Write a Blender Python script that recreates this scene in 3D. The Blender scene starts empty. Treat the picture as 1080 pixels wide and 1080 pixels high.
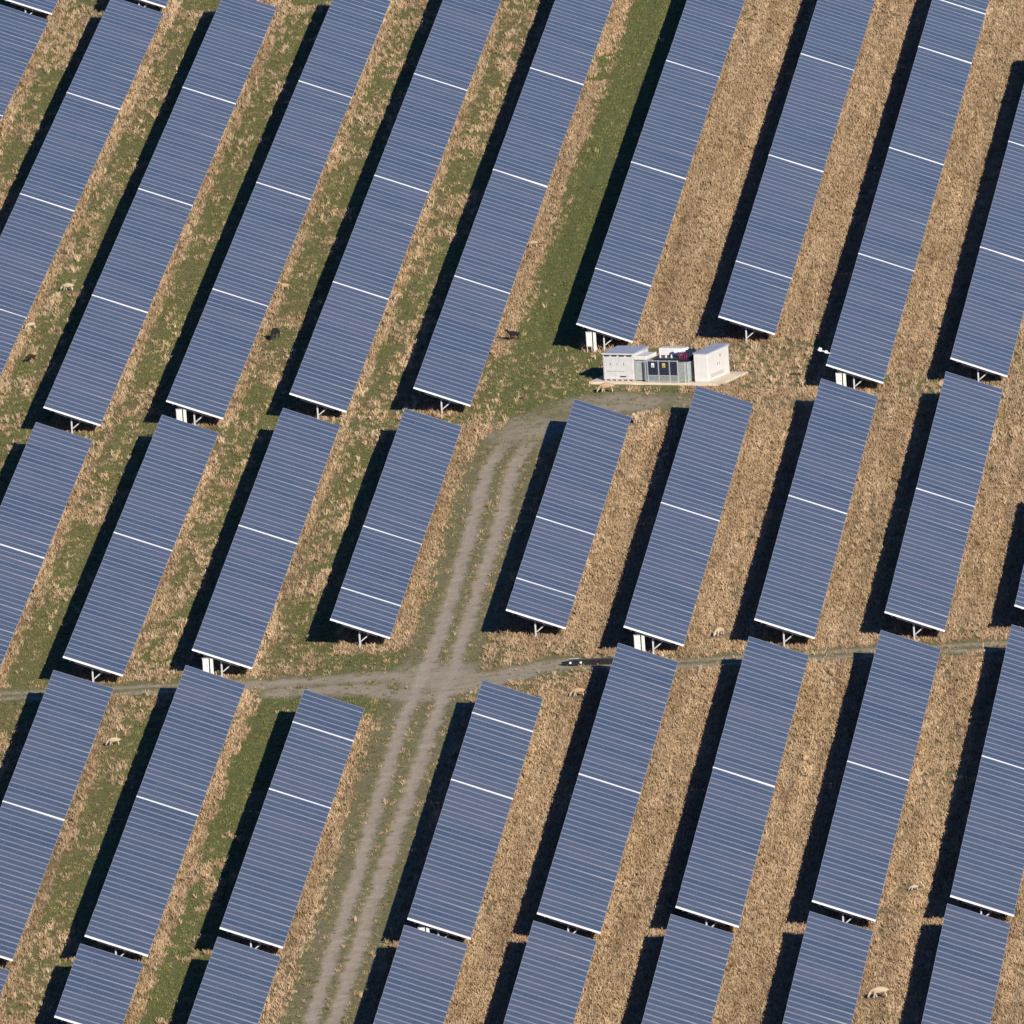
import bpy, bmesh, math, random
import numpy as np
from mathutils import Matrix, Vector
random.seed(7)
rng = np.random.default_rng(11)
sc = bpy.context.scene
COL = sc.collection
R = math.radians

# ------------------------------------------------------------------ place
AZ = R(3.786)                    # bearing of the panel rows
TILT = R(20.703)                 # slope of the panels
W = 4.05                         # panel slope length
HH = 2.11                        # height of the high edge over the ground
A3 = Vector((math.sin(AZ), math.cos(AZ), 0))
B3 = Vector((math.cos(AZ), -math.sin(AZ), 0))
SUN_EL, SUN_AZ = R(24.2), R(157.8)
KT = [0.0189, 0.01, -0.0963, 0.028, 0.0162, -0.0467, 0.0576, 0.0107, -0.0262, -0.0716, 0.0613, -0.032]
EX = [(2,0),(1,1),(0,2),(3,0),(2,1),(1,2),(0,3),(4,0),(3,1),(2,2),(1,3),(0,4)]
def terr(x, y):
    x = np.clip(x, -42, 42)/40; y = np.clip(y, -215, 265)/150
    return sum(c*x**i*y**j for c, (i, j) in zip(KT, EX))
def gz(x, y): return float(terr(x, y))

# ------------------------------------------------------------------ helpers
def prop(o, label=None, cat=None, group=None, kind=None):
    if label: o['label'] = label
    if cat: o['category'] = cat
    if group: o['group'] = group
    if kind: o['kind'] = kind
    return o
def empty(name, loc=(0,0,0), rotz=0):
    o = bpy.data.objects.new(name, None); COL.objects.link(o)
    o.location = loc; o.rotation_euler = (0,0,rotz); o.empty_display_size = .3
    return o
class MB:
    def __init__(s): s.v = []; s.f = []; s.m = []; s.mi = 0
    def quad(s, a, b, c, d):
        n = len(s.v); s.v += [tuple(a),tuple(b),tuple(c),tuple(d)]; s.f.append((n,n+1,n+2,n+3)); s.m.append(s.mi)
    def box(s, x0,x1,y0,y1,z0,z1):
        s.hexa([(x0,y0,z0),(x1,y0,z0),(x1,y1,z0),(x0,y1,z0),(x0,y0,z1),(x1,y0,z1),(x1,y1,z1),(x0,y1,z1)])
    def hexa(s, p):
        n = len(s.v); s.v += [tuple(q) for q in p]
        for f in ((3,2,1,0),(4,5,6,7),(0,1,5,4),(1,2,6,5),(2,3,7,6),(3,0,4,7)):
            s.f.append(tuple(n+i for i in f)); s.m.append(s.mi)
    def bar(s, p, q, w, h, up=(0,0,1)):
        p = Vector(p); q = Vector(q); d = (q-p).normalized(); u = Vector(up)
        if abs(d.dot(u)) > .95: u = Vector((1,0,0))
        x = d.cross(u).normalized()*w/2; z = x.cross(d).normalized()*h/2
        s.hexa([p-x-z, p+x-z, q+x-z, q-x-z, p-x+z, p+x+z, q+x+z, q-x+z])
    def tube(s, pts, r, n=8):
        rings = []; pts = [Vector(p) for p in pts]
        rr = r if isinstance(r,(list,tuple)) else [r]*len(pts)
        for i, p in enumerate(pts):
            d = (pts[min(i+1,len(pts)-1)]-pts[max(i-1,0)]).normalized()
            u = Vector((0,0,1)) if abs(d.z) < .9 else Vector((1,0,0))
            x = d.cross(u).normalized(); y = d.cross(x)
            b = len(s.v)
            s.v += [tuple(p+(x*math.cos(2*math.pi*k/n)+y*math.sin(2*math.pi*k/n))*rr[i]) for k in range(n)]
            rings.append(b)
        for a, b in zip(rings, rings[1:]):
            for k in range(n): s.f.append((a+k, a+(k+1)%n, b+(k+1)%n, b+k)); s.m.append(s.mi)
        s.f.append(tuple(rings[0]+k for k in range(n))[::-1]); s.m.append(s.mi)
        s.f.append(tuple(rings[-1]+k for k in range(n))); s.m.append(s.mi)
    def mesh(s, name, mats, bevel=0):
        me = bpy.data.meshes.new(name); me.from_pydata(s.v, [], s.f); me.update()
        for m in (mats if isinstance(mats,(list,tuple)) else [mats]): me.materials.append(m)
        for p, i in zip(me.polygons, s.m): p.material_index = i
        bm = bmesh.new(); bm.from_mesh(me)
        bmesh.ops.recalc_face_normals(bm, faces=bm.faces)
        if bevel: bmesh.ops.bevel(bm, geom=bm.edges[:], offset=bevel, segments=1, affect='EDGES', clamp_overlap=True)
        bm.to_mesh(me); bm.free()
        return me
    def build(s, name, mats, parent=None, bevel=0):
        o = bpy.data.objects.new(name, s.mesh(name, mats, bevel)); COL.objects.link(o)
        if parent: o.parent = parent
        return o

# ------------------------------------------------------------------ materials
def newmat(name):
    m = bpy.data.materials.new(name); m.use_nodes = True
    nt = m.node_tree; b = nt.nodes['Principled BSDF']
    return m, nt, b
def N(nt, t, **kw):
    n = nt.nodes.new(t)
    for k, v in kw.items(): setattr(n, k, v)
    return n
def noisemat(name, c1, c2, scale=5, rough=.6, metal=0, bump=0, detail=4, lo=.35, hi=.65):
    m, nt, b = newmat(name); L = nt.links
    tc = N(nt,'ShaderNodeTexCoord'); no = N(nt,'ShaderNodeTexNoise'); no.inputs['Scale'].default_value = scale
    no.inputs['Detail'].default_value = detail
    L.new(tc.outputs['Object'], no.inputs['Vector'])
    mr = N(nt,'ShaderNodeMapRange'); mr.inputs[1].default_value = lo; mr.inputs[2].default_value = hi
    L.new(no.outputs['Fac'], mr.inputs[0])
    mx = N(nt,'ShaderNodeMix', data_type='RGBA'); mx.inputs['A'].default_value = (*c1,1); mx.inputs['B'].default_value = (*c2,1)
    L.new(mr.outputs[0], mx.inputs['Factor']); L.new(mx.outputs['Result'], b.inputs['Base Color'])
    b.inputs['Roughness'].default_value = rough; b.inputs['Metallic'].default_value = metal
    if bump:
        bp = N(nt,'ShaderNodeBump'); bp.inputs['Strength'].default_value = bump; bp.inputs['Distance'].default_value = .02
        L.new(no.outputs['Fac'], bp.inputs['Height']); L.new(bp.outputs[0], b.inputs['Normal'])
    return m
M = {}
M['alu'] = noisemat('anodised_aluminium', (.44,.44,.47), (.52,.52,.55), 9, .42, 0)
M['dark_frame'] = noisemat('dark_module_frame', (.12,.12,.17), (.16,.16,.21), 9, .4)
M['trim'] = noisemat('white_end_trim', (.78,.79,.80), (.86,.86,.86), 6, .4)
M['galv'] = noisemat('galvanised_steel', (.50,.51,.53), (.64,.65,.66), 14, .5, .15)
M['white'] = noisemat('white_painted_steel', (.63,.61,.59), (.72,.70,.67), 3, .45)
M['white_b'] = noisemat('cream_painted_steel', (.74,.71,.66), (.81,.78,.73), 3, .45)
M['roof'] = noisemat('grey_roof_sheet', (.36,.39,.46), (.46,.49,.56), 4, .5)
M['steel_dark'] = noisemat('dark_tank_steel', (.016,.022,.04), (.03,.036,.06), 6, .5)
M['grey'] = noisemat('grey_painted_steel', (.34,.38,.40), (.42,.45,.46), 5, .5)
M['pale_green'] = noisemat('pale_green_steel', (.44,.50,.47), (.54,.58,.54), 5, .5)
M['cab_green'] = noisemat('greenish_white_plastic', (.62,.72,.62), (.72,.78,.68), 5, .5)
M['concrete'] = noisemat('cream_concrete', (.70,.58,.42), (.80,.68,.51), 2.5, .85, 0, .3)
M['red'] = noisemat('magenta_cable', (.13,.008,.04), (.22,.015,.075), 20, .5)
M['yellow'] = noisemat('yellow_sign', (.75,.42,.08), (.8,.5,.12), 20, .5)
M['sign'] = noisemat('white_sign', (.8,.8,.8), (.85,.85,.85), 20, .5)
M['black'] = noisemat('black_plastic', (.012,.011,.016), (.03,.028,.035), 6, .45)
M['darkgap'] = noisemat('shadowed_vent', (.05,.05,.055), (.08,.08,.09), 8, .7)
M['mark'] = noisemat('grey_mark', (.22,.2,.22), (.28,.25,.26), 8, .7)
M['pinkmark'] = noisemat('pink_mark', (.5,.28,.26), (.55,.32,.3), 8, .7)
for nm, a, b_ in (('cream',(.46,.36,.23),(.60,.48,.32)), ('tan',(.40,.265,.15),(.52,.36,.21)),
                  ('black',(.007,.006,.008),(.016,.013,.016)), ('brown',(.016,.009,.009),(.034,.018,.015))):
    M['fleece_'+nm] = noisemat('fleece_'+nm, a, b_, 22, .95, 0, .8)
M['face_pale'] = noisemat('pale_face', (.66,.54,.46), (.76,.64,.55), 12, .8)
M['face_dark'] = noisemat('dark_face', (.01,.008,.009), (.025,.02,.02), 12, .8)

# glass over cells: fine cell grid, per-panel tint, sky mirrored in the glass
def glassmat():
    m, nt, b = newmat('solar_cells'); L = nt.links
    uvn = N(nt,'ShaderNodeUVMap'); uvn.uv_map = 'UVMap'
    sep = N(nt,'ShaderNodeSeparateXYZ'); L.new(uvn.outputs[0], sep.inputs[0])
    def lines(sock, freq, w):
        a = N(nt,'ShaderNodeMath', operation='MULTIPLY'); a.inputs[1].default_value = freq; L.new(sock, a.inputs[0])
        f = N(nt,'ShaderNodeMath', operation='FRACT'); L.new(a.outputs[0], f.inputs[0])
        s = N(nt,'ShaderNodeMath', operation='SUBTRACT'); s.inputs[1].default_value = .5; L.new(f.outputs[0], s.inputs[0])
        ab = N(nt,'ShaderNodeMath', operation='ABSOLUTE'); L.new(s.outputs[0], ab.inputs[0])
        g = N(nt,'ShaderNodeMath', operation='GREATER_THAN'); g.inputs[1].default_value = .5-w; L.new(ab.outputs[0], g.inputs[0])
        return g.outputs[0]
    mxm = N(nt,'ShaderNodeMath', operation='MAXIMUM')
    L.new(lines(sep.outputs[0], 1/.156, .018), mxm.inputs[0]); L.new(lines(sep.outputs[1], 1/.156, .018), mxm.inputs[1])
    # crystal tint that differs from module to module and drifts along the table
    oi = N(nt,'ShaderNodeObjectInfo')
    cr = N(nt,'ShaderNodeValToRGB'); e = cr.color_ramp.elements
    e[0].color = (.094,.102,.098,1); e[1].color = (.176,.158,.150,1)
    el = e.new(.5); el.color = (.130,.138,.124,1)
    geo = N(nt,'ShaderNodeNewGeometry'); no = N(nt,'ShaderNodeTexNoise'); no.inputs['Scale'].default_value = .9
    L.new(geo.outputs['Position'], no.inputs['Vector'])
    ad = N(nt,'ShaderNodeMath', operation='MULTIPLY_ADD'); ad.inputs[1].default_value = .6
    mr = N(nt,'ShaderNodeMapRange'); mr.inputs[1].default_value = .35; mr.inputs[2].default_value = .65; mr.inputs[4].default_value = .4
    L.new(no.outputs['Fac'], mr.inputs[0])
    n2 = N(nt,'ShaderNodeTexNoise'); n2.inputs['Scale'].default_value = .11; n2.inputs['Detail'].default_value = 2
    L.new(geo.outputs['Position'], n2.inputs['Vector'])
    m2 = N(nt,'ShaderNodeMapRange'); m2.inputs[1].default_value = .35; m2.inputs[2].default_value = .65; m2.inputs[3].default_value = -.22; m2.inputs[4].default_value = .22
    L.new(n2.outputs['Fac'], m2.inputs[0]); a3 = N(nt,'ShaderNodeMath', operation='ADD'); L.new(mr.outputs[0], a3.inputs[0]); L.new(m2.outputs[0], a3.inputs[1])
    L.new(oi.outputs['Random'], ad.inputs[0]); L.new(a3.outputs[0], ad.inputs[2])
    L.new(ad.outputs[0], cr.inputs[0])
    mx = N(nt,'ShaderNodeMix', data_type='RGBA'); mx.inputs['B'].default_value = (.26,.26,.28,1)
    L.new(cr.outputs[0], mx.inputs['A']); L.new(mxm.outputs[0], mx.inputs['Factor'])
    L.new(mx.outputs['Result'], b.inputs['Base Color'])
    b.inputs['Roughness'].default_value = .22; b.inputs['IOR'].default_value = GLASS_IOR
    return m
GLASS_IOR = 1.4
M['cells'] = glassmat()
M['backsheet'] = noisemat('white_backsheet', (.38,.38,.39), (.46,.46,.47), 4, .35)

# ------------------------------------------------------------------ sun, sky
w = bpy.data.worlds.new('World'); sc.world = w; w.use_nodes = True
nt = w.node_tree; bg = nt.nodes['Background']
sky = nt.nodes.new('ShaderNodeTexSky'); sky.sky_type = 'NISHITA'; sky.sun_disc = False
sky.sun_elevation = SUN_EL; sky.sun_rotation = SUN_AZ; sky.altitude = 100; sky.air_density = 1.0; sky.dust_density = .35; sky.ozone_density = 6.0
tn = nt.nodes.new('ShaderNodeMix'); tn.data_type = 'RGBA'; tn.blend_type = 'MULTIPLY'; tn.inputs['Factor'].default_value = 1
tn.inputs['B'].default_value = (.40,.76,1.34,1)          # extra blue added to the sky light to turn the shadows navy
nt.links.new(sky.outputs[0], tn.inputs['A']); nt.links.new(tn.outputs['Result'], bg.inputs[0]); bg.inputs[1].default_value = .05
sl = bpy.data.lights.new('Sun', 'SUN'); sl.energy = 5.0; sl.angle = R(.5); sl.color = (1,.93,.83)
so = bpy.data.objects.new('Sun', sl); COL.objects.link(so)
sdir = Vector((math.sin(SUN_AZ)*math.cos(SUN_EL), math.cos(SUN_AZ)*math.cos(SUN_EL), math.sin(SUN_EL)))
so.rotation_euler = sdir.to_track_quat('Z','Y').to_euler(); so.location = sdir*400

# ------------------------------------------------------------------ camera
AL, ROLL = R(9.590), .06
cd = bpy.data.cameras.new('Camera'); cam = bpy.data.objects.new('Camera', cd); COL.objects.link(cam); sc.camera = cam
fw = Vector((0, math.cos(AL), -math.sin(AL))); rt = Vector((1,0,0)); up = Vector((0, math.sin(AL), math.cos(AL)))
xr = rt*math.cos(ROLL) - up*math.sin(ROLL); yu = rt*math.sin(ROLL) + up*math.cos(ROLL)
mtx = Matrix((xr, yu, -fw)).transposed().to_4x4(); mtx.translation = -fw*1914.0 + Vector((0,0,HH))
cam.matrix_world = mtx
cd.sensor_width = 36; cd.lens = 30563/1080*36; cd.clip_start = 10; cd.clip_end = 30000
sc.view_settings.view_transform = 'Standard'; sc.view_settings.look = 'None'; sc.view_settings.gamma = 1
sc.view_settings.exposure = .12; sc.view_settings.use_curve_mapping = False

# ------------------------------------------------------------------ ground zones
PATHS = {
 'rutA':[(-15.3,-181.9),(-14.0,-166.5),(-13.2,-155.0),(-12.5,-142.7),(-11.4,-127.1),(-9.6,-95.8),(-7.8,-65.7),(-6.3,-48.3),(-4.9,-30.2),(-4.2,-18.4),(-2.8,5.9),(-1.4,31.0),(0.2,43.3),(2.2,50.4),(5.0,55.7),(8.2,56.5),(12.0,54.7)],
 'rutB':[(-13.6,-182.4),(-12.6,-167.6),(-11.8,-155.5),(-10.9,-141.6),(-10.0,-127.6),(-7.8,-96.4),(-5.8,-66.4),(-4.5,-49.0),(-3.4,-30.7),(-2.6,-19.0),(-1.0,5.3),(0.3,30.4),(1.7,41.9),(4.2,47.7),(7.5,51.6),(12.0,51.9)],
 'cross':[(-18.4,-48.1),(-13.5,-48.3),(-9.2,-47.7),(-5.5,-49.3),(-1.8,-49.9),(0.6,-48.6),(3.1,-47.3)],
 'crossB':[(-15.3,-51.6),(-10.4,-52.2),(-6.2,-56.5),(-3.1,-53.0),(-0.3,-50.4)],
 'leftA':[(-46,-45.2),(-36.1,-45.4),(-33.7,-45.5),(-30.0,-46.1),(-25.4,-46.3),(-21.4,-46.6),(-17.1,-47.1)],
 'leftB':[(-46,-47.2),(-36.1,-47.5),(-33.7,-47.7),(-30.0,-48.2),(-25.4,-48.4),(-21.4,-48.8),(-17.1,-49.2)],
 'rightA':[(3.1,-47.0),(10.4,-48.8),(18.3,-48.8),(27.5,-49.2),(34.8,-50.0),(46,-50.5)],
 'rightB':[(4.3,-49.2),(10.4,-50.9),(18.3,-50.9),(27.5,-51.3),(34.8,-52.2),(46,-52.7)],
 'topR':[(12.0,53.5),(17.1,50.8),(22.3,50.4),(30.0,51.5),(37.1,51.5),(46,51.5)]}
PATHS['rutA'].insert(0, (-19.5,-230)); PATHS['rutB'].insert(0, (-17.5,-230))
def pdist(x, y, pl):
    d = np.full(x.shape, 1e9)
    for (x0,y0),(x1,y1) in zip(pl, pl[1:]):
        L2 = (x1-x0)**2+(y1-y0)**2
        t_ = np.clip(((x-x0)*(x1-x0)+(y-y0)*(y1-y0))/L2, 0, 1)
        d = np.minimum(d, np.hypot(x-x0-t_*(x1-x0), y-y0-t_*(y1-y0)))
    return d
_tab = np.random.default_rng(3).random((256,256))
def vnoise(x, y):
    xi = np.floor(x).astype(int); yi = np.floor(y).astype(int); fx = x-xi; fy = y-yi
    fx = fx*fx*(3-2*fx); fy = fy*fy*(3-2*fy)
    g = lambda i, j: _tab[i % 256, j % 256]
    return (g(xi,yi)*(1-fx)+g(xi+1,yi)*fx)*(1-fy)+(g(xi,yi+1)*(1-fx)+g(xi+1,yi+1)*fx)*fy
def fbm(x, y): return (vnoise(x,y)+.5*vnoise(2.03*x+9,2.03*y+5)+.25*vnoise(4.1*x+3,4.1*y+17))/1.75
def sst(a, b, x):
    t_ = np.clip((x-a)/(b-a), 0, 1); return t_*t_*(3-2*t_)
ROWS_U = np.array([-60.2,-51.8,-43.3,-34.83,-26.46,-18.10,-9.65,.16,9.95,18.38,26.82,35.2,43.6])
ROWS_M = np.array([-60.0,-51.6,-43.2,-34.79,-26.39,-18.06,-9.67,1.74,9.82,18.26,26.66,35.04,43.5])
def zones(x, y):
    """straw cover, lushness of the green, bare track and track verge, each 0..1"""
    u = x*math.sin(AZ)+y*math.cos(AZ); v = x*math.cos(AZ)-y*math.sin(AZ)
    top = u > 50
    def w_of(rows):
        i = np.clip(np.searchsorted(rows, v, side='right')-1, 0, len(rows)-1)
        return v-(rows[i]+3.79), i
    wu, iu = w_of(ROWS_U); wm, im = w_of(ROWS_M)
    wl = np.where(top, wu, wm); idx = np.where(top, iu, im)
    n1 = fbm(v/.8+7, u/2.3); n2 = fbm(v/5.+31, u/11.+3); n3 = fbm(v/.5, u/1.1+50)
    # mixed strips of the left half: clumps of straw on green, in stretches
    S = .05+.52*sst(.42,.66, .5*n2+.5*n1)
    S = np.maximum(S, .85*sst(.62,.28, wl+ .8*(n1-.5)))
    S = S*(1-.45*sst(1.7,2.9,wl)*sst(.62,.40,n2))
    # right half: closed dry grass
    right = np.where(top, (v > 3.0), (v > 2.0) | ((v > -6.2) & (v < 2)))
    S = np.where(right, np.clip(1.12-.55*sst(.5,.72,n2)*n1,.0,1), S)
    # mown green strip left of the row that ends at the station
    mown = top & (v > -5.95) & (v < 3.95)
    Sm = .95*sst(1.5,.7, wl+1.6*(n1-.5)+.6*(n2-.5))*sst(.30,.42,n2+.12) + .30*sst(2.3,1.2,wl)*sst(.5,.62,n1)
    S = np.where(mown, np.clip(Sm,0,1), S)
    # green strip right of the second row of the lower block
    gl = (~top) & (u < -50) & (v > -14.3) & (v < -9.67)
    S = np.where(gl, np.clip(.9*sst(1.0,.5, wl+1.2*(n1-.5)) + .8*sst(.58,.70,n1*.6+n2*.4), 0, 1), S)
    # headlands between the blocks
    h1 = sst(3.2,1.6, np.abs(u-50.4+1.2*(n2-.5)))
    S = S*(1-h1) + h1*np.where(v < -6, .12+.25*sst(.5,.65,n1), np.where(v < 11, .22+.4*sst(.5,.6,n1), .62+.2*n1))
    h2 = sst(3.0,1.6, np.abs(u+47.8+1.2*(n2-.5)))
    S = S*(1-h2) + h2*np.where(v < -6, .2+.3*sst(.5,.65,n1), np.where(v < 2, .4+.4*n1, .75+.2*n1))
    # open ground round the station and round the crossing
    st = sst(78.5,75.5,u+2*(n2-.5))*sst(50,53,u)*sst(-8,-5,v+2*(n2-.5))
    S = S*(1-st)+st*np.where(v > 8, .45+.5*sst(.40,.55,n2), .06+.38*sst(.50,.66,.6*n1+.4*n2))
    cr = sst(-38.6,-40.6,u+1.5*(n1-.5))*sst(-66,-62.5,u+1.5*(n1-.5))*sst(-11.5,-9.5,v)*sst(9,5,v)
    S = S*(1-cr)+cr*np.where(v < -4, .06+.25*sst(.55,.66,n1), .35+.5*sst(.42,.58,n1))
    # bands of mown grass where the table ends face the lanes at the top
    h3 = sst(2.2,1.0,np.abs(u-241.7)); S = S*(1-h3)+h3*np.where(v < -20, .7, .1)
    dA = np.minimum(pdist(x,y,PATHS['rutA']), pdist(x,y,PATHS['rutB']))
    jit = .5*(n3-.5)
    T = sst(.62,.30, dA+jit)*(1-.75*sst(34,46,y+6*(n1-.5)))
    dl = np.minimum(pdist(x,y,PATHS['cross']), pdist(x,y,PATHS['crossB']))
    T = np.maximum(T, .8*sst(2.4,.7, dl+2.0*(n1-.5)))
    dn = np.minimum(np.minimum(pdist(x,y,PATHS['leftA']),pdist(x,y,PATHS['leftB'])), np.minimum(pdist(x,y,PATHS['rightA']),pdist(x,y,PATHS['rightB'])))
    T = np.maximum(T, .75*sst(.8,.3, dn+jit))
    dt = pdist(x,y,PATHS['topR']); T = np.maximum(T, .45*sst(1.2,.3, dt+jit))
    # worn yard where the track turns to the station
    yd = sst(4.8,2.0,np.hypot(x-7.5,(y-54)*.8)+2.5*(n1-.5)); yd2 = sst(3.8,1.0,np.hypot((x-1.6)*.9,(y-45)*.45)+2.2*(n1-.5))
    T = np.maximum(T, np.maximum(.75*yd,.7*yd2)*sst(.25,.5,n3*.5+n1*.5))
    ct = sst(4.4,1.5,np.hypot((x+5.2),(y+50)*.5)+2.6*(n1-.5)); T = np.maximum(T, .85*ct*sst(.18,.45,.5*n3+.5*n1))
    V = np.maximum(sst(2.5,1.25, pdist(x,y,PATHS['rutA'])+.6*(n1-.5)), sst(2.5,1.25, pdist(x,y,PATHS['rutB'])+.6*(n1-.5)))
    V = np.maximum(V, .8*sst(3.4,1.6, np.minimum(dl,dn*1.8)+(n1-.5)))
    G = np.clip(.35+.9*(n2-.4), 0, 1)
    G = np.where(mown, .75+.25*n2, G); G = np.where(gl, .7+.3*n2, G); G = np.where(cr > .3, .8, G)
    S = np.clip(S*(1-.92*V)*(1-T), 0, 1)
    return S, G, T, V

def gridlines(a, b, step, far):
    core = np.arange(a, b+step/2, step); out = []; s = step; p = 0
    while p < far: s *= 1.6; p += s; out.append(p)
    out = np.array(out); return np.concatenate([(a-out)[::-1], core, b+out])
def build_ground():
    xs = gridlines(-47, 50, .28, 9000); ys = gridlines(-215, 300, .5, 16000)
    X, Y = np.meshgrid(xs, ys); nx, ny = len(xs), len(ys)
    S, G, T, V = zones(X, Y)
    Z = terr(X, Y) + .05*(vnoise(X/.7, Y/.7)-.5)*np.where((np.abs(X) < 50), 1, 0) - .05*np.clip(T,0,1)
    co = np.stack([X,Y,Z],-1).reshape(-1,3).astype(np.float32)
    i = np.arange(nx*ny).reshape(ny,nx)
    q = np.stack([i[:-1,:-1],i[:-1,1:],i[1:,1:],i[1:,:-1]],-1).reshape(-1,4).astype(np.int32)
    me = bpy.data.meshes.new('ground')
    me.vertices.add(len(co)); me.vertices.foreach_set('co', co.ravel())
    me.loops.add(q.size); me.loops.foreach_set('vertex_index', q.ravel())
    me.polygons.add(len(q)); me.polygons.foreach_set('loop_start', np.arange(0,q.size,4,dtype=np.int32))
    me.update(calc_edges=True)
    for nm, a in (('straw',S),('lush',G),('track',T),('verge',V)):
        at = me.attributes.new(nm,'FLOAT','POINT'); at.data.foreach_set('value', a.ravel().astype(np.float32))
    me.polygons.foreach_set('use_smooth', np.ones(len(q),dtype=bool))
    m, nt, b = newmat('meadow_soil'); L = nt.links
    def attr(n): a = N(nt,'ShaderNodeAttribute'); a.attribute_name = n; return a.outputs['Fac']
    def mix(f, A, B):
        x = N(nt,'ShaderNodeMix', data_type='RGBA')
        for s_, v_ in (('Factor',f),('A',A),('B',B)):
            if isinstance(v_, tuple): x.inputs[s_].default_value = v_ if len(v_) == 4 else (*v_,1)
            elif isinstance(v_, float): x.inputs[s_].default_value = v_
            else: L.new(v_, x.inputs[s_])
        return x.outputs['Result']
    geo = N(nt,'ShaderNodeNewGeometry')
    def noise(scale, detail=3, lo=.3, hi=.7):
        n = N(nt,'ShaderNodeTexNoise'); n.inputs['Scale'].default_value = scale; n.inputs['Detail'].default_value = detail
        L.new(geo.outputs['Position'], n.inputs['Vector'])
        r = N(nt,'ShaderNodeMapRange'); r.inputs[1].default_value = lo; r.inputs[2].default_value = hi; L.new(n.outputs['Fac'], r.inputs[0])
        return r.outputs[0]
    nf = noise(4.5,4); nm_ = noise(.7,3); nfine = noise(14,3)
    green = mix(attr('lush'), (.25,.235,.09), (.165,.200,.058))
    green = mix(nm_, green, mix(.5, green, (.24,.21,.10)))
    green = mix(nf, mix(.35, green, (.06,.065,.025)), green)
    straw = mix(nf, (.24,.165,.095), (.40,.285,.17))
    c = mix(attr('straw'), green, straw)
    verge = mix(nf, (.21,.185,.095), (.31,.27,.15))
    vm = N(nt,'ShaderNodeMath', operation='MULTIPLY'); L.new(attr('verge'), vm.inputs[0]); vm.inputs[1].default_value = .9
    c = mix(vm.outputs[0], c, verge)
    grav = mix(nfine, (.42,.34,.245), (.66,.545,.415))
    grav = mix(nm_, grav, mix(.3, grav, (.2,.17,.11)))
    c = mix(attr('track'), c, grav)
    L.new(c, b.inputs['Base Color']); b.inputs['Roughness'].default_value = .95; b.inputs['Specular IOR Level'].default_value = .1
    bp = N(nt,'ShaderNodeBump'); bp.inputs['Strength'].default_value = .5; bp.inputs['Distance'].default_value = .05
    L.new(nf, bp.inputs['Height']); L.new(bp.outputs[0], b.inputs['Normal'])
    me.materials.append(m)
    o = bpy.data.objects.new('ground', me); COL.objects.link(o)
    prop(o, 'meadow ground of dry straw and green grass with worn gravel vehicle tracks', 'ground', kind='structure')
build_ground()

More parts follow.
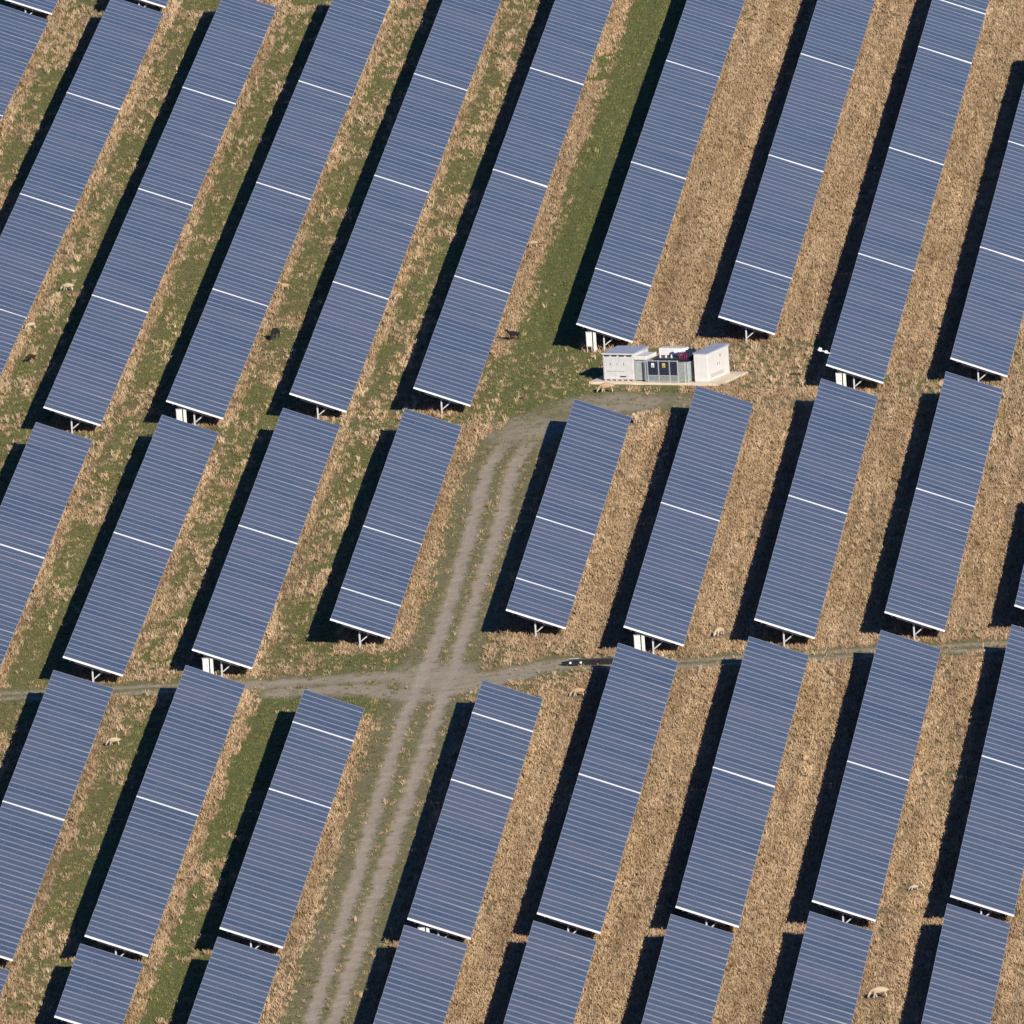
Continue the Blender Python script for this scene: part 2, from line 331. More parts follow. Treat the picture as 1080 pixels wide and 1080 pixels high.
# ------------------------------------------------------------------ grass
def grassmat(name):
    m, nt, b = newmat(name); a = N(nt,'ShaderNodeAttribute'); a.attribute_name = 'tint'
    nt.links.new(a.outputs['Color'], b.inputs['Base Color']); b.inputs['Roughness'].default_value = .8
    b.inputs['Specular IOR Level'].default_value = .15
    return m
def build_grass(name, label, x, y, nb, rad, hmin, hmax, lean, width, pal, hscale=None, flop=0):
    n = len(x)
    k = np.repeat(np.arange(n), nb); m = len(k)
    ang = rng.random(m)*2*np.pi; rr = np.sqrt(rng.random(m))*rad
    hs = np.ones(n) if hscale is None else hscale
    tuft = .75+.5*rng.random(n)
    bx = x[k]+np.cos(ang)*rr*hs[k]; by = y[k]+np.sin(ang)*rr*hs[k]
    h = (hmin+(hmax-hmin)*rng.random(m))*hs[k]*tuft[k]
    wind = rng.normal(0,.25,n)+.0
    tx = bx+np.cos(ang)*lean*h*(.4+rng.random(m))+flop*h*np.cos(wind[k]*3+2.2)
    ty = by+np.sin(ang)*lean*h*(.4+rng.random(m))+flop*h*np.sin(wind[k]*3+2.2)
    z = terr(bx, by)-.02
    a2 = ang+np.pi/2+rng.normal(0,.7,m); wx = np.cos(a2)*width*hs[k]/2; wy = np.sin(a2)*width*hs[k]/2
    co = np.empty((m,4,3), np.float32)
    co[:,0] = np.stack([bx-wx,by-wy,z],-1); co[:,1] = np.stack([bx+wx,by+wy,z],-1)
    co[:,2] = np.stack([tx+wx*.55,ty+wy*.55,z+h],-1); co[:,3] = np.stack([tx-wx*.55,ty-wy*.55,z+h*.96],-1)
    pal = np.array(pal)
    tu = x*math.sin(AZ)+y*math.cos(AZ); tv = x*math.cos(AZ)-y*math.sin(AZ)
    pick = np.clip((.55*fbm(tv/.40+40, tu/1.3)+.45*fbm(tv/.42+90, tu/7.)-.26)/.5, 0, .999)*.75+.25*rng.random(n)
    ci = np.minimum((pick*len(pal)).astype(int), len(pal)-1); cb = rng.integers(0,len(pal),m)
    hue = fbm(tv/2.3+11, tu/9+70)[:,None]; fac = np.array([1.0,1.02,1.06])*hue*.5 + np.array([1.0,.96,.88])*(1-hue*.5)
    fac = fac*((.74+.52*fbm(tv/.55+3, tu/16.))*(.80+.40*vnoise(tv/.33+200, tu/45.)))[:,None]
    base = pal[ci][k]*.7+pal[cb]*.3
    base = base*(.88+.24*rng.random((m,1)))*fac[k]
    cols = np.ones((m,4,4), np.float32); cols[:,:,:3] = base[:,None,:]
    me = bpy.data.meshes.new(name)
    me.vertices.add(m*4); me.vertices.foreach_set('co', co.ravel())
    me.loops.add(m*4); me.loops.foreach_set('vertex_index', np.arange(m*4,dtype=np.int32))
    me.polygons.add(m); me.polygons.foreach_set('loop_start', np.arange(0,m*4,4,dtype=np.int32))
    me.update(calc_edges=True)
    at = me.attributes.new('tint','FLOAT_COLOR','POINT'); at.data.foreach_set('color', cols.ravel())
    me.materials.append(grassmat(name+'_blades'))
    o = bpy.data.objects.new(name, me); COL.objects.link(o)
    prop(o, label, 'grass', kind='stuff')
def seed_points(n):
    return rng.uniform(-43,45,n), rng.uniform(-195,290,n)
def off_pad(x, y):
    e = (.906,-.423); dx = x-5.75; dy = y-62.99; s = dx*e[0]+dy*e[1]; t_ = dx*.423+dy*.906
    return ~((s > -.1) & (s < 9.9) & (t_ > -.75) & (t_ < 4.9))
area = 88*485
x, y = seed_points(int(area*11)); S, G, T, V = zones(x, y)
ux = x*math.sin(AZ)+y*math.cos(AZ); vx = x*math.cos(AZ)-y*math.sin(AZ)
clump = sst(.44,.58, fbm(vx/.30+5, ux/1.0))            # straw stands in clumps where it is thin
keep = (rng.random(len(x)) < np.where(S > .85, S, np.minimum(.03+1.7*S*clump, 1))) & (S > .04) & off_pad(x, y)
x1, y1, s1 = x[keep], y[keep], S[keep]
hs = .75+.45*s1*fbm(x1/1.3,y1/2.6)/.5
STRAW = [(.27,.185,.10),(.33,.23,.13),(.38,.265,.155),(.42,.295,.18),(.46,.325,.205),(.49,.36,.225),(.54,.405,.265),(.60,.465,.32)]
SHEEP_AT = [(20.39,-169.17),(-30.09,116.7),(-32.6,101.0),(-30.3,92.6),(-32.5,86.6),(-14.9,111.4),(-15.6,90.1),(-6.95,104.1),(2.6,123.6),(.85,83.5),(-26.2,-67.6),(23.3,-134.8),(12.93,-40.4),(6.95,58.9),(8.75,45.3),(3.55,-59.8)]
def sheep_clear(x, y):               # grazed and trodden short where an animal stands
    d = np.full(x.shape, 9.)
    for a, b in SHEEP_AT: d = np.minimum(d, np.hypot((x-a+.3)/1.1, (y-b)/1.9))
    return .35+.65*sst(.6,1.15,d)
build_grass('dry_grass', 'dry straw coloured grass standing in tufts between the panel rows', x1, y1, 9, .15, .08, .22, .75, .05, STRAW, hs*sheep_clear(x1,y1), .3)
x, y = seed_points(int(area*5)); S, G, T, V = zones(x, y)      # taller pale tufts dotted over the green
ux = x*math.sin(AZ)+y*math.cos(AZ); vx = x*math.cos(AZ)-y*math.sin(AZ)
lines_ = sst(.42,.60, fbm(vx/.5+61, ux/6.))
keep = (rng.random(len(x)) < np.where(S > .85, .08, np.clip(1.5*S-.04,.012,1)*(.15+.75*lines_))*(1-T)*(1-.7*V)) & off_pad(x, y)
x3, y3 = x[keep], y[keep]
build_grass('straw_tufts', 'pale taller straw tufts dotted over the green grass between the rows', x3, y3, 10, .08, .17, .34, .5, .045, STRAW[3:]+[(.64,.50,.35)], .7+.5*rng.random(len(x3))*sheep_clear(x3,y3), .2)
x, y = seed_points(int(area*9)); S, G, T, V = zones(x, y)
keep = (rng.random(len(x)) < (1-S*.85)*(1-T)*(1-.6*V)) & off_pad(x, y)
x2, y2 = x[keep], y[keep]
GREEN = [(.14,.165,.048),(.165,.183,.058),(.20,.20,.08),(.11,.132,.036),(.26,.235,.115),(.19,.185,.068),(.155,.178,.050)]
build_grass('green_grass', 'short green meadow grass growing between straw tufts and along tracks', x2, y2, 6, .14, .04, .13, .8, .04, GREEN, .8+.5*fbm(x2/1.5,y2/3))

# ------------------------------------------------------------------ solar tables
ct, st_ = math.cos(TILT), math.sin(TILT)
CP = 1.666                          # column pitch
PAN = (CP-.022)
def on(s, y, d=0):                  # s along the slope from the high edge, d below the panel face
    return (s*ct - d*st_, y, HH - s*st_ - d*ct)
def panel_mesh():
    m = MB(); y0, y1 = .011, .011+PAN
    m.mi = 0
    m.hexa([on(0,y0,.04),on(W,y0,.04),on(W,y1,.04),on(0,y1,.04),on(0,y0,.006),on(W,y0,.006),on(W,y1,.006),on(0,y1,.006)])
    cuts = []
    for k in range(4):
        s0 = k*W/4+.004; s1 = (k+1)*W/4-.004
        f, mg = .010, .155                               # frame, white margin before the cells
        m.mi = 1
        def ring(sa,sb,ya,yb,sc_,sd,yc,yd,d=0):
            e_ = m.mi
            m.quad(on(sa,ya,d),on(sb,ya,d),on(sd,yc,d),on(sc_,yc,d)); m.quad(on(sb,yb,d),on(sa,yb,d),on(sc_,yd,d),on(sd,yd,d))
            m.mi = 4 if k < 3 else e_; m.quad(on(sb,ya,d),on(sb,yb,d),on(sd,yd,d),on(sd,yc,d))
            m.mi = 4 if k > 0 else e_; m.quad(on(sa,yb,d),on(sa,ya,d),on(sc_,yc,d),on(sc_,yd,d)); m.mi = e_
        ring(s0,s1,y0,y1, s0+f,s1-f,y0+.03,y1-.03)
        m.mi = 3
        ring(s0+f,s1-f,y0+.03,y1-.03, s0+f+.006,s1-f-.006,y0+mg,y1-mg,.002)
        cuts.append((s0+f+.006,s1-f-.006,y0+mg,y1-mg))
    me0 = len(m.f)
    m.mi = 2
    for sa,sb,ya,yb in cuts: m.quad(on(sa,ya,.002),on(sb,ya,.002),on(sb,yb,.002),on(sa,yb,.002))
    me = bpy.data.meshes.new('solar_panel'); me.from_pydata(m.v, [], m.f); me.update()
    for mt in (M['alu'],M['alu'],M['cells'],M['backsheet'],M['dark_frame']): me.materials.append(mt)
    uv = me.uv_layers.new(name='UVMap')
    for p, i in zip(me.polygons, m.m):
        p.material_index = i
        for li in p.loop_indices:
            c = me.vertices[me.loops[li].vertex_index].co
            uv.data[li].uv = (c.y, c.x/ct)
    bm = bmesh.new(); bm.from_mesh(me)
    for f_ in bm.faces:
        if f_.material_index and f_.normal.z < 0: f_.normal_flip()
    bm.to_mesh(me); bm.free()
    return me
PANEL = panel_mesh()
def trim_mesh():
    m = MB(); m.hexa([on(-.01,-.12,.085),on(W+.01,-.12,.085),on(W+.01,.008,.085),on(-.01,.008,.085),on(-.01,-.12,-.03),on(W+.01,-.12,-.03),on(W+.01,.008,-.03),on(-.01,.008,-.03)])
    return m.mesh('end_trim', M['trim'])
TRIM = trim_mesh()
PX = .47*W*ct                       # foot of the post
def post_mesh():
    m = MB(); t = .012; h = HH - .47*W*st_ - .36
    m.box(PX-.055,PX-.055+t,-.045,.045,-.05,h); m.box(PX-.055+t,PX+.045,-.045,-.045+t,-.05,h); m.box(PX-.055+t,PX+.045,.045-t,.045,-.05,h)
    return m.mesh('post', M['galv'])
def brace_mesh():
    m = MB(); p = Vector((PX+.06,0,.42)); q = Vector(on(.47*W+.78,0,.33)); m.bar(p, q, .06, .07)
    return m.mesh('brace', M['galv'])
def rafter_mesh():
    m = MB(); m.bar(on(.20*W,0,.27), on(.80*W,0,.27), .06, .10, (0,0,1)); return m.mesh('rafter', M['galv'])
POST, BRACE, RAFTER = post_mesh(), brace_mesh(), rafter_mesh()
PURL = {}
def purlin_mesh(L, s):
    if (L,s) not in PURL:
        m = MB(); m.bar(on(s,.03,.13), on(s,L-.03,.13), .06, .14, (-st_,0,ct)); PURL[(L,s)] = m.mesh('purlin', M['galv'])
    return PURL[(L,s)]
def child(name, me, par, loc=(0,0,0)):
    o = bpy.data.objects.new(name, me); COL.objects.link(o); o.parent = par; o.location = loc; return o
SIZE = {28:'long', 14:'half length', 7:'short'}
ORD = ['first','second','third','fourth','fifth','sixth']
def table(P, Q, cols, label, sensor=False):
    """P, Q: ground points under the near and far high corners"""
    d = (Q-P).normalized()
    xh = Vector((d.y,-d.x,random.gauss(0,.0028))).normalized(); xh = (xh-d*xh.dot(d)).normalized(); zz = xh.cross(d)
    root = empty('solar_table')
    root.matrix_world = Matrix.Translation(P) @ Matrix((xh,d,zz)).transposed().to_4x4()
    prop(root, label, 'solar table', 'tilted solar tables set in parallel rows')
    L = cols*CP
    for k in range(cols):
        o = child('solar_panel', PANEL, root, (0,k*CP,0))
        o.rotation_euler = (random.gauss(0,.0014), random.gauss(0,.0024), 0)
    child('end_trim', TRIM, root)
    nf = max(2, round(L/7.6))
    for k in range(nf):
        yy = .55+(L-1.1)*k/(nf-1)
        child('post', POST, root, (0,yy,0)); child('brace', BRACE, root, (0,yy,0)); child('rafter', RAFTER, root, (0,yy,0))
    for s in (.12*W,.38*W,.63*W,.88*W): child('purlin', purlin_mesh(L, s), root)
    if sensor:
        m = MB(); m.tube([on(.1,4.6,.02),on(-.45,4.6,.0),on(-.75,4.6,.03)], .035, 6)
        m.tube([on(-.70,4.6,.06),on(-.70,4.6,-.16)], [.16,.12], 10); m.tube([on(-.25,4.6,.06),on(-.25,4.6,-.10)], [.14,.10], 10)
        so_ = m.build('sensor_arm', M['trim'], root); so_['label'] = 'white sensor arm sticking out of the high edge'
# run: near u, near v, bearing change, tables near -> far
RUNS = {
 'T0':(243.2,-51.9,0,[28]), 'T1':(243.2,-43.4,0,[28]),
 'U0':(52.6,-51.9,0,[28,28,28,28]), 'U1':(52.65,-43.33,0,[28,28,28,28]), 'U2':(52.21,-34.83,-.0001,[28,28,28,28]), 'U3':(52.29,-26.46,.0005,[28,28,28,28]),
 'U4':(52.80,-18.10,.0007,[28,28,28,28]), 'U5':(52.73,-9.65,.0009,[28,28,28,28]), 'U6':(76.35,.16,.0018,[14,28,28,28]),
 'U7':(76.44,9.95,.0018,[14,28,28,28]), 'U8':(53.71,18.38,.0023,[28,28,28,14,14]), 'U9':(53.85,26.82,.0029,[28,28,28]),
 'M0':(-47.6,-34.74,-.0019,[28,28]), 'M1':(-47.11,-26.39,0,[28,28]), 'M2':(-46.73,-18.06,-.0013,[28,28]), 'M3':(-37.87,-9.67,-.0010,[7,14,28]),
 'M4':(-37.48,1.74,0,[7,14,28]), 'M5':(-45.93,9.82,.0003,[28,28]), 'M6':(-45.61,18.26,.0002,[28,28]), 'M7':(-45.33,26.66,.0008,[28,28]), 'M8':(-45.3,35.05,.001,[28]),
 'L1':(-145.59,-26.35,-.0033,[28,28]), 'L2':(-146.20,-17.99,-.0013,[28,28]), 'L3':(-145.79,-9.72,-.0003,[28,14,7]), 'L4':(-145.57,1.77,-.0011,[28,14,7]),
 'L5':(-145.72,9.73,.0004,[28,28]), 'L6':(-145.65,18.20,-.0001,[28,28]), 'L7':(-145.73,26.57,.0013,[28,28]), 'L8':(-146.12,35.04,.0010,[28,28]),
 'N1':(-172.4,-26.2,-.003,[14]), 'N2':(-172.24,-17.97,-.0046,[14])}
for n, (u, v) in {'N3':(-148.74,-9.68),'N4':(-147.68,1.70),'N5':(-148.20,9.62),'N6':(-148.04,18.02),'N7':(-149.13,26.56),'N8':(-148.64,34.94)}.items():
    RUNS[n] = (u-28*1.67, v, 0, [28])
BLOCK = {'T':'topmost block', 'U':'top block', 'M':'middle block', 'L':'lower block', 'N':'bottom edge block'}
def rowname(n):
    b, i = n[0], int(n[1:])
    if b == 'T': return ['leftmost row','second row from left'][i]
    if b == 'U':
        return ['leftmost row','second row from left','third row from left','fourth row from left','fifth row from left','row left of mown green strip',
                'row ending behind transformer','third row from right','second row from right','rightmost row'][i]
    if b == 'M':
        return ['leftmost row','second row from left','third row from left','row left of gravel track','row right of gravel track',
                'fourth row from right','third row from right','second row from right','rightmost row'][i]
    return ['','leftmost row','second row from left','row left of gravel track','row right of gravel track',
            'fourth row from right','third row from right','second row from right','rightmost row'][i]
START = {'U0':2, 'U1':0}            # tables nearer than this lie outside the picture
for n, (u, v, da, cols) in RUNS.items():
    a2 = A3*math.cos(da)+B3*math.sin(da); base = A3*u+B3*v; pos = 0
    vis = len(cols)-START.get(n,0)
    for k, c in enumerate(cols):
        if k >= START.get(n,0):
            P = base+a2*pos; Q = P+a2*(c*CP)
            for q in (P,Q): q.z = gz(*(q+B3*1.9)[:2])
            j = k-START.get(n,0)
            if vis == 1: lab = f"{SIZE[c]} blue grey solar table, {BLOCK[n[0]]}'s {rowname(n)}"
            else:
                pl = 'nearest' if j == 0 else 'farthest' if j == vis-1 else ORD[j]+' from near end'
                lab = f"{SIZE[c]} solar table, {pl}, {BLOCK[n[0]]}'s {rowname(n)}"
            table(P, Q, c, lab, sensor=(n == 'U8' and k == 0))
        pos += c*1.67+.15

# ------------------------------------------------------------------ cabinets under the table ends
def cabinet_protos():
    t = empty('inverter_cabinet')
    m = MB(); m.box(-.20,.20,-.11,.11,.42,1.40); m.build('cabinet_body', M['white_b'], t, .012)
    m = MB(); m.box(-.17,.17,-.128,-.112,.47,1.33); d = m.build('cabinet_door', M['white_b'], t, .005)
    m = MB(); m.box(.11,.135,-.15,-.129,.85,.97); m.build('door_handle', M['mark'], d)
    m = MB(); m.box(-.22,.22,-.14,.13,1.403,1.44); m.build('rain_hood', M['galv'], t)
    for s in (-1,1):
        m = MB(); m.bar((s*.15,0,-.05),(s*.15,0,.42),.05,.05); m.build('leg', M['galv'], t)
    p = empty('cable_pillar')
    m = MB(); m.hexa([(-.11,-.09,-.05),(.11,-.09,-.05),(.11,.09,-.05),(-.11,.09,-.05),(-.10,-.08,1.42),(.10,-.08,1.36),(.10,.08,1.36),(-.10,.08,1.42)])
    m.build('pillar_body', M['cab_green'], p, .015)
    m = MB(); m.box(-.07,.07,-.105,-.088,.15,.7); m.build('pillar_door', M['white_b'], p, .004)
    return t, p
def copy_tree(o, parent=None):
    c = o.copy(); COL.objects.link(c)
    if parent: c.parent = parent
    for ch in o.children: copy_tree(ch, c)
    return c
CAB, PIL = cabinet_protos()
spots = [('U3',"top block's fourth row from left"),('U6','row ending behind transformer station'),('U8',"top block's second row from right"),
         ('M2',"middle block's third row from left"),('M5',"middle block's fourth row from right"),('L4',"lower block's row right of gravel track")]
for i, (n, where) in enumerate(spots):
    u, v = RUNS[n][:2]
    for proto, dx, what, cat, grp in ((CAB,.78,'white cabinet on legs under near end of','cabinet','white cabinets at the table ends'),
                                      (PIL,1.16,'narrow pale pillar beside cabinet, near end of','pillar','pale pillars at the table ends')):
        o = proto if i == 0 else copy_tree(proto)
        q = A3*(u+.25)+B3*(v+dx); q.z = gz(q.x,q.y); o.location = q; o.rotation_euler = (0,0,-AZ)
        prop(o, f'{what} {where}', cat, grp)

# ------------------------------------------------------------------ transformer station
SX, SY = 5.75, 62.99
SE = math.atan2(-.423,.906)
SZ = gz(SX+4, SY+1)
def st(name, label, cat, x=0, y=0, z=0):
    o = empty(name); c, s = math.cos(SE), math.sin(SE)
    o.location = (SX+x*c-y*s, SY+x*s+y*c, SZ+z); o.rotation_euler = (0,0,SE); prop(o, label, cat); return o
PT = .16
pad = MB(); pad.box(0,9.8,0,4.8,-.4,PT)
po = pad.build('concrete_pad', M['concrete'], None, .02); c_, s_ = math.cos(SE), math.sin(SE)
po.location = (SX,SY,SZ); po.rotation_euler = (0,0,SE); prop(po, 'cream concrete pad under the white transformer station', 'concrete pad')
# left kiosk
k = st('switchgear_kiosk', 'large pale grey kiosk with sloping grey roof at left of station', 'kiosk', .95, .45, PT)
KW, KD, KH = 2.3, 2.5, 1.86
m = MB(); m.box(0,KW,0,KD,.10,KH); m.build('wall', M['white'], k, .015)
m = MB(); m.hexa([(-.02,-.10,KH+.002),(KW+.03,-.10,KH+.002),(KW+.03,KD+.1,KH+.002),(-.02,KD+.1,KH+.002),(-.02,-.10,KH+.05),(KW+.03,-.10,KH+.05),(KW+.03,KD+.1,KH+.13),(-.02,KD+.1,KH+.13)])
rf = m.build('roof', M['roof'], k)
m = MB(); m.box(-.025,KW+.035,-.118,-.101,KH-.02,KH+.06); m.build('roof_lip', M['white_b'], rf)
for i in range(4):
    m = MB(); m.box(.12+i*.55,.50+i*.55,-.022,-.001,KH-.17,KH-.09); m.build('vent', M['darkgap'], k)
for i in range(2):
    m = MB(); m.box(.06+i*1.11,1.13+i*1.11,-.018,-.001,.16,KH-.22); d = m.build('door', M['white'], k, .006)
    m = MB(); m.box(.55+i*1.0,.60+i*1.0,-.05,-.019,1.12,1.26); m.build('handle', M['mark'], d)
m = MB(); m.box(1.05,1.10,-.04,-.019,1.14,1.24); m.build('lock', M['mark'], k)
m = MB(); m.box(.25,1.55,-.028,-.019,.66,.685); m.build('seam', M['mark'], k)
m = MB(); m.box(1.25,1.70,-.034,-.019,.27,.35); m.build('vent', M['black'], k)
for i in range(6):
    m = MB(); m.box(.05+i*.42,.17+i*.42,.02,KD-.02,0,.10); m.build('foot', M['galv'], k)
# corrugated cooler between kiosk and transformer
c = st('cooling_unit', 'pale ribbed cooling unit with white top beside the large kiosk', 'cooling unit', 3.32, .55, PT)
m = MB()
for i in range(9): m.box(.02+i*.095,.075+i*.095,0,.9,.08,1.45)
m.build('fin', M['pale_green'], c)
m = MB(); m.box(0,.84,.06,.84,.12,1.40); m.build('core', M['grey'], c)
m = MB(); m.box(-.05,.92,-.12,1.6,1.47,1.74); m.build('top_cover', M['white_b'], c, .03)
for xx in (0,.84):
    m = MB(); m.bar((xx,-.08,0),(xx,-.08,1.45),.05,.05); m.build('post', M['grey'], c)
# transformer
t = st('transformer', 'dark transformer tank with white conservator and magenta cables on top', 'transformer', 4.35, .75, PT)
m = MB(); m.box(.1,2.75,.25,2.2,.12,1.42); m.build('tank', M['steel_dark'], t, .03)
m = MB(); m.box(.02,2.83,.18,2.28,1.425,1.50); m.build('lid', M['steel_dark'], t)
m = MB(); m.box(.05,2.0,1.35,2.15,1.505,2.02); m.build('conservator', M['white_b'], t, .05)
m = MB(); m.tube([(1.45,.85,1.90),(2.35,1.15,1.98)],.15,12); m.build('oil_tank', M['trim'], t)
for i in range(3):
    m = MB(); m.tube([(.5+i*.42,.62,1.5),(.5+i*.42,.62,1.60),(.5+i*.42,.62,1.61),(.5+i*.42,.62,1.72)],[.07,.07,.045,.045],10); m.build('bushing', M['white_b'], t)
m = MB(); m.box(2.3,2.8,.9,1.5,1.505,2.0); m.build('cable_box', M['steel_dark'], t, .02)
for i in range(4):
    m = MB(); x0 = 1.88+i*.17
    m.tube([(x0,.95,1.5),(x0-.05,.75,1.85-.03*i),(x0+.12,.5,1.82),(x0+.22,.32,1.45),(x0+.18,.22,1.1)],.045,8); m.build('cable', M['red'], t)
for i in range(6):
    m = MB(); m.box(2.80+.0,3.05,.3+i*.3,.38+i*.3,.25,1.3); m.build('radiator', M['grey'], t)
# safety fence in front
f = st('safety_fence', 'grey safety fence with dark panels and warning signs before the transformer', 'fence', 4.22, .22, PT)
xs_ = [0,.16,.98,1.80,2.42,2.95,3.15]
for i, xx in enumerate(xs_):
    m = MB(); m.box(xx-.035,xx+.035,-.035,.035,0,1.52 if i < 5 else 1.42); m.build('fence_post', M['pale_green'] if i > 3 else M['grey'], f)
for zz in (.06,.46,1.47):
    m = MB()
    for a_, b_ in zip(xs_[1:4], xs_[2:5]): m.box(a_+.036,b_-.036,-.028,.028,zz-.03,zz+.03)
    m.build('rail', M['grey'], f)
for i in range(3):
    a_, b_ = xs_[1+i]+.05, xs_[2+i]-.05
    m = MB(); m.box(a_,b_,-.010,.010,.50,1.43); p = m.build('panel', M['steel_dark'], f); p['label'] = 'dark upper fence panel'
    m = MB()
    nb = int((b_-a_)/.07)
    for j in range(nb+1): m.box(a_+j*.07-.012,a_+j*.07+.012,-.012,.012,.095,.425)
    m.build('mesh_panel', M['pale_green'], f)
    if i < 2:
        m = MB(); m.box(a_+.24,a_+.46,-.024,-.012,1.02,1.32); s = m.build('warning_sign', M['sign' if i == 0 else 'yellow'], f)
        s['label'] = 'white sign plate' if i == 0 else 'yellow sign plate'
        m = MB(); m.box(a_+.29,a_+.41,-.030,-.025,1.06,1.15); m.build('sign_mark', M['mark'], s)
m = MB()
for j in range(8): m.box(2.50+j*.085,2.535+j*.085,-.02,.02,.06,1.40)
m.build('slat_panel', M['pale_green'], f)
m = MB()
for j in range(12): m.box(3.13,3.17,.10+j*.16,.15+j*.16,.06,1.40)
m.build('slat_panel', M['pale_green'], f)
# right kiosk
k2 = st('control_kiosk', 'small cream kiosk with flat grey roof at right end of station', 'kiosk', 7.78, .40, PT)
m = MB(); m.box(0,1.0,0,3.6,.06,1.98); m.build('wall', M['white_b'], k2, .015)
m = MB(); m.hexa([(-.05,-.06,1.982),(1.06,-.06,1.982),(1.06,3.66,1.982),(-.05,3.66,1.982),(-.05,-.06,2.02),(1.06,-.06,2.02),(1.06,3.66,2.07),(-.05,3.66,2.07)]); m.build('roof', M['roof'], k2)
for i in range(2):
    m = MB(); m.box(1.001,1.018,.08+i*1.73,1.79+i*1.73,.14,1.90); d = m.build('door', M['white_b'], k2, .005)
    m = MB(); m.box(1.019,1.045,1.60+i*.28,1.66+i*.28,.95,1.10); m.build('handle', M['mark'], d)
m = MB(); m.box(1.019,1.026,2.0,2.23,1.42,1.64); m.build('warning_sign', M['pinkmark'], k2)
for i in range(3):
    m = MB(); m.box(1.019,1.024,.4,2.6,.26+i*.09,.29+i*.09); m.build('vent', M['mark'], k2)
m = MB(); m.box(.02,.98,.02,3.58,0,.06); m.build('plinth', M['galv'], k2)

# ------------------------------------------------------------------ trough by the right-hand track
tr = empty('feed_trough'); p0 = Vector((2.6,-47.9)); p1 = Vector((6.1,-48.3)); dd = p1-p0
tr.location = (p0.x,p0.y,gz(*p0)); tr.rotation_euler = (0,0,math.atan2(dd.y,dd.x)); LT = dd.length
prop(tr, 'long low black trough with two white spots lying beside the right hand track', 'trough')
m = MB(); sec = [(0,.03,.14,.16),(.45,.24,.02,.34),(LT-.1,.24,.02,.36),(LT,.16,.06,.34)]
prof = lambda x,hw,z0,z1: [(x,-hw*.75,z0),(x,hw*.75,z0),(x,hw,z1),(x,hw-.035,z1),(x,hw*.7-.03,z0+.05),(x,-hw*.7+.03,z0+.05),(x,-hw+.035,z1),(x,-hw,z1)]
rings = []
for x_,hw,z0,z1 in sec:
    hw = max(hw,.06); z1 = max(z1,z0+.1); rings.append(len(m.v)); m.v += prof(x_,hw,z0,z1)
for a_, b_ in zip(rings, rings[1:]):
    for j in range(8): m.f.append((a_+j,a_+(j+1)%8,b_+(j+1)%8,b_+j)); m.m.append(0)
for a_ in (rings[0],rings[-1]): m.f.append(tuple(range(a_,a_+8))); m.m.append(0)
m.build('trough_body', M['black'], tr)
for x_ in (.60,1.28):
    m = MB(); m.tube([(x_,-.212,.20),(x_,-.27,.20)],.075,10); m.build('knob', M['sign'], tr)
m = MB(); m.tube([(.45,.25,.37),(1.1,.25,.38)],.02,6); m.build('handle', M['galv'], tr)  # pale bar added as the highlight along the trough's top edge

# ------------------------------------------------------------------ sheep
def sheep_mesh(name, pose):
    V_, E_, Rr = [], [], []
    def add(p, r, par=None):
        V_.append(p); Rr.append(r if isinstance(r,tuple) else (r,r))
        if par is not None: E_.append((par, len(V_)-1))
        return len(V_)-1
    pel = add((-.36,0,.56),(.185,.19)); mid = add((-.05,0,.55),(.22,.225),pel); che = add((.27,0,.56),(.185,.195),mid)
    if pose == 'graze':
        n1 = add((.46,0,.50),.115,che); n2 = add((.58,0,.35),.085,n1); hd = add((.66,0,.22),.085,n2); mz = add((.72,0,.08),.05,hd)
        ear = (.60,.26)
    else:
        n1 = add((.44,0,.68),.115,che); n2 = add((.54,0,.82),.085,n1); hd = add((.64,0,.90),.085,n2); mz = add((.80,0,.83),.05,hd)
        ear = (.58,.94)
    for s in (-1,1):
        add((ear[0]-.02,s*.15,ear[1]+.01),(.022,.03), hd)
        h1 = add((-.36,s*.13,.42),(.10,.09),pel); h2 = add((-.30,s*.13,.30),.055,h1); h3 = add((-.40,s*.13,.20),.036,h2); h4 = add((-.38,s*.13,.03),.034,h3)
        off = .06*s
        f1 = add((.26,s*.12,.40),(.075,.075),che); f2 = add((.28+off,s*.12,.22),.040,f1); f3 = add((.27+off*1.6,s*.12,.03),.034,f2)
    add((-.58,0,.46),(.03,.035),pel)
    me = bpy.data.meshes.new(name+'_cage'); me.from_pydata(V_, E_, []); me.update()
    o = bpy.data.objects.new(name+'_cage', me); COL.objects.link(o)
    sk = o.modifiers.new('Skin','SKIN'); sk.use_smooth_shade = True
    for i, r in enumerate(Rr):
        me.skin_vertices[0].data[i].radius = r; me.skin_vertices[0].data[i].use_root = (i == 0)
    sb = o.modifiers.new('Sub','SUBSURF'); sb.levels = 2; sb.render_levels = 2
    dg = bpy.context.evaluated_depsgraph_get()
    out = bpy.data.meshes.new_from_object(o.evaluated_get(dg)); out.name = name
    bpy.data.objects.remove(o)
    return out, (hd, V_[hd])
def sheep_variant(pose, fleece, face):
    me, (hi, hp) = sheep_mesh('sheep_'+pose, pose)
    me.materials.clear(); me.materials.append(M['fleece_'+fleece]); me.materials.append(M[face])
    for p in me.polygons:
        c = p.center; near_head = (c.x > hp[0]-.06) if pose == 'graze' and c.z < .32 else (c.x > hp[0]-.05 and c.z > .7)
        p.material_index = 1 if (near_head or c.z < .25 and c.x < hp[0]-.06) else 0
    return me
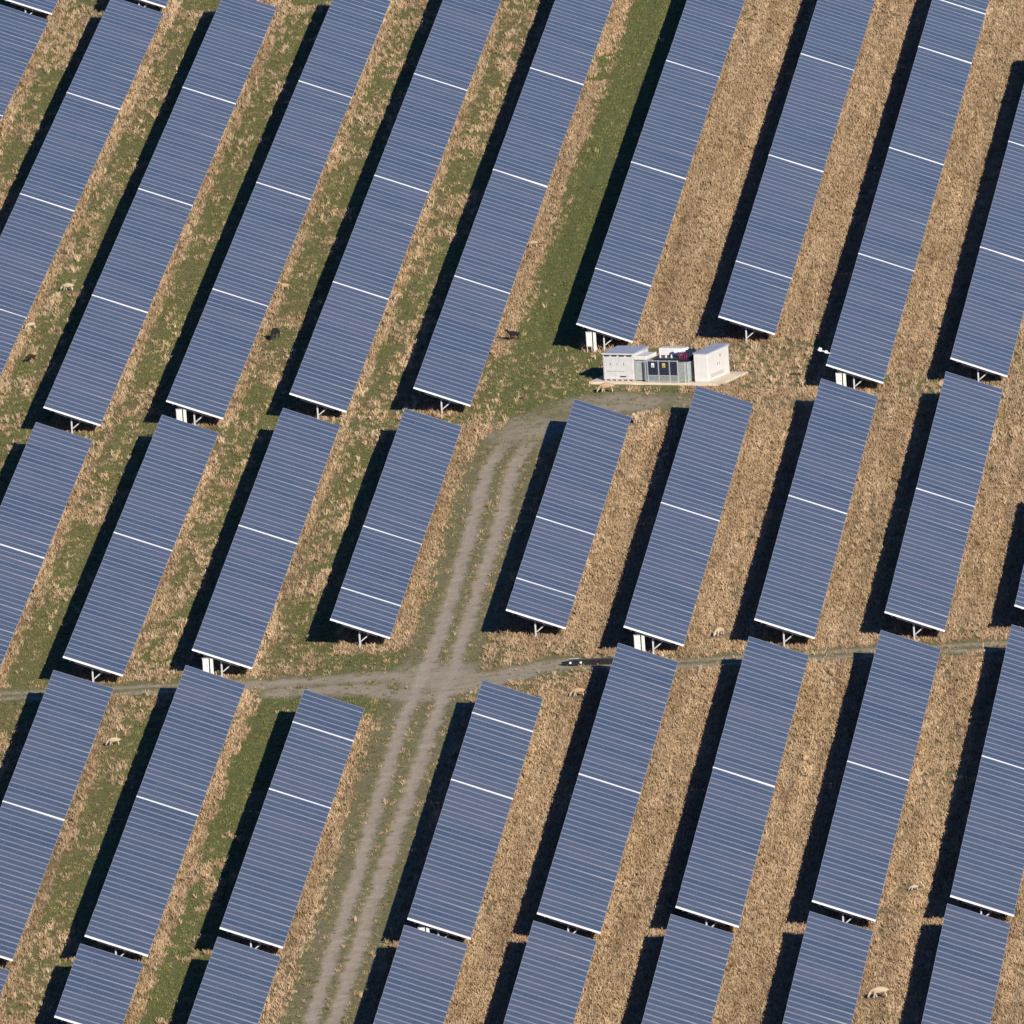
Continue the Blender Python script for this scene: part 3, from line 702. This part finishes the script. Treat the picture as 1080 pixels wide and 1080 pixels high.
SM = {(p,f): sheep_variant(p,f,fc) for p in ('graze','stand') for f,fc in (('cream','face_pale'),('tan','face_pale'),('black','face_dark'),('brown','face_dark'))}
# x, y, heading (0 = right, 180 = left), pose, fleece, scale, label
SHEEP = [
 (20.39,-169.17,182,'graze','cream',1.0,'cream sheep grazing in dry grass at bottom right of the field'),
 (-30.09,116.7,168,'graze','cream',0.78,'cream sheep grazing on green patch, farthest back in the leftmost grass strip'),
 (-32.6,101.0,200,'graze','cream',0.62,'cream sheep beside the low panel edge in the leftmost grass strip'),
 (-30.3,92.6,70,'graze','cream',0.6,'pale sheep half in the table shadow in the leftmost grass strip'),
 (-32.5,86.6,215,'graze','brown',0.72,'dark brown sheep with head down in the leftmost grass strip'),
 (-14.9,111.4,185,'stand','tan',0.6,'pale sheep close to low panel edge, just beyond the black sheep'),
 (-15.6,90.1,250,'graze','black',1.08,'black sheep standing broadside on green grass left of centre'),
 (-6.95,104.1,225,'graze','tan',0.62,'pale sheep by the low edge of the top block\'s fifth row'),
 (2.6,123.6,178,'graze','tan',0.68,'tan sheep in straw band at edge of the mown green strip'),
 (.85,83.5,200,'stand','black',0.82,'small black sheep on mown green grass left of transformer station'),
 (-26.2,-67.6,180,'graze','cream',0.75,'cream sheep in mixed straw below the left hand track'),
 (23.3,-134.8,190,'graze','cream',0.5,'small pale sheep casting dark shadow in dry lower right strip'),
 (12.93,-40.4,230,'graze','cream',0.8,'cream sheep in dry grass between middle rows above right hand track'),
 (6.95,58.9,183,'graze','tan',0.95,'tan sheep grazing on grass just in front of transformer pad'),
 (8.75,45.3,250,'stand','cream',0.78,'cream sheep at far corner of table right of the gravel track'),
 (3.55,-59.8,184,'graze','tan',0.8,'tan sheep beside dark table shadow just below the black trough')]
for x_, y_, hd, pose, fl, scl, lab in SHEEP:
    o = bpy.data.objects.new('sheep', SM[(pose,fl)]); COL.objects.link(o)
    o.location = (x_,y_,gz(x_,y_)+.03); o.rotation_euler = (0,0,R(hd)); o.scale = (scl,)*3
    prop(o, lab, 'sheep', 'sheep grazing between the rows')
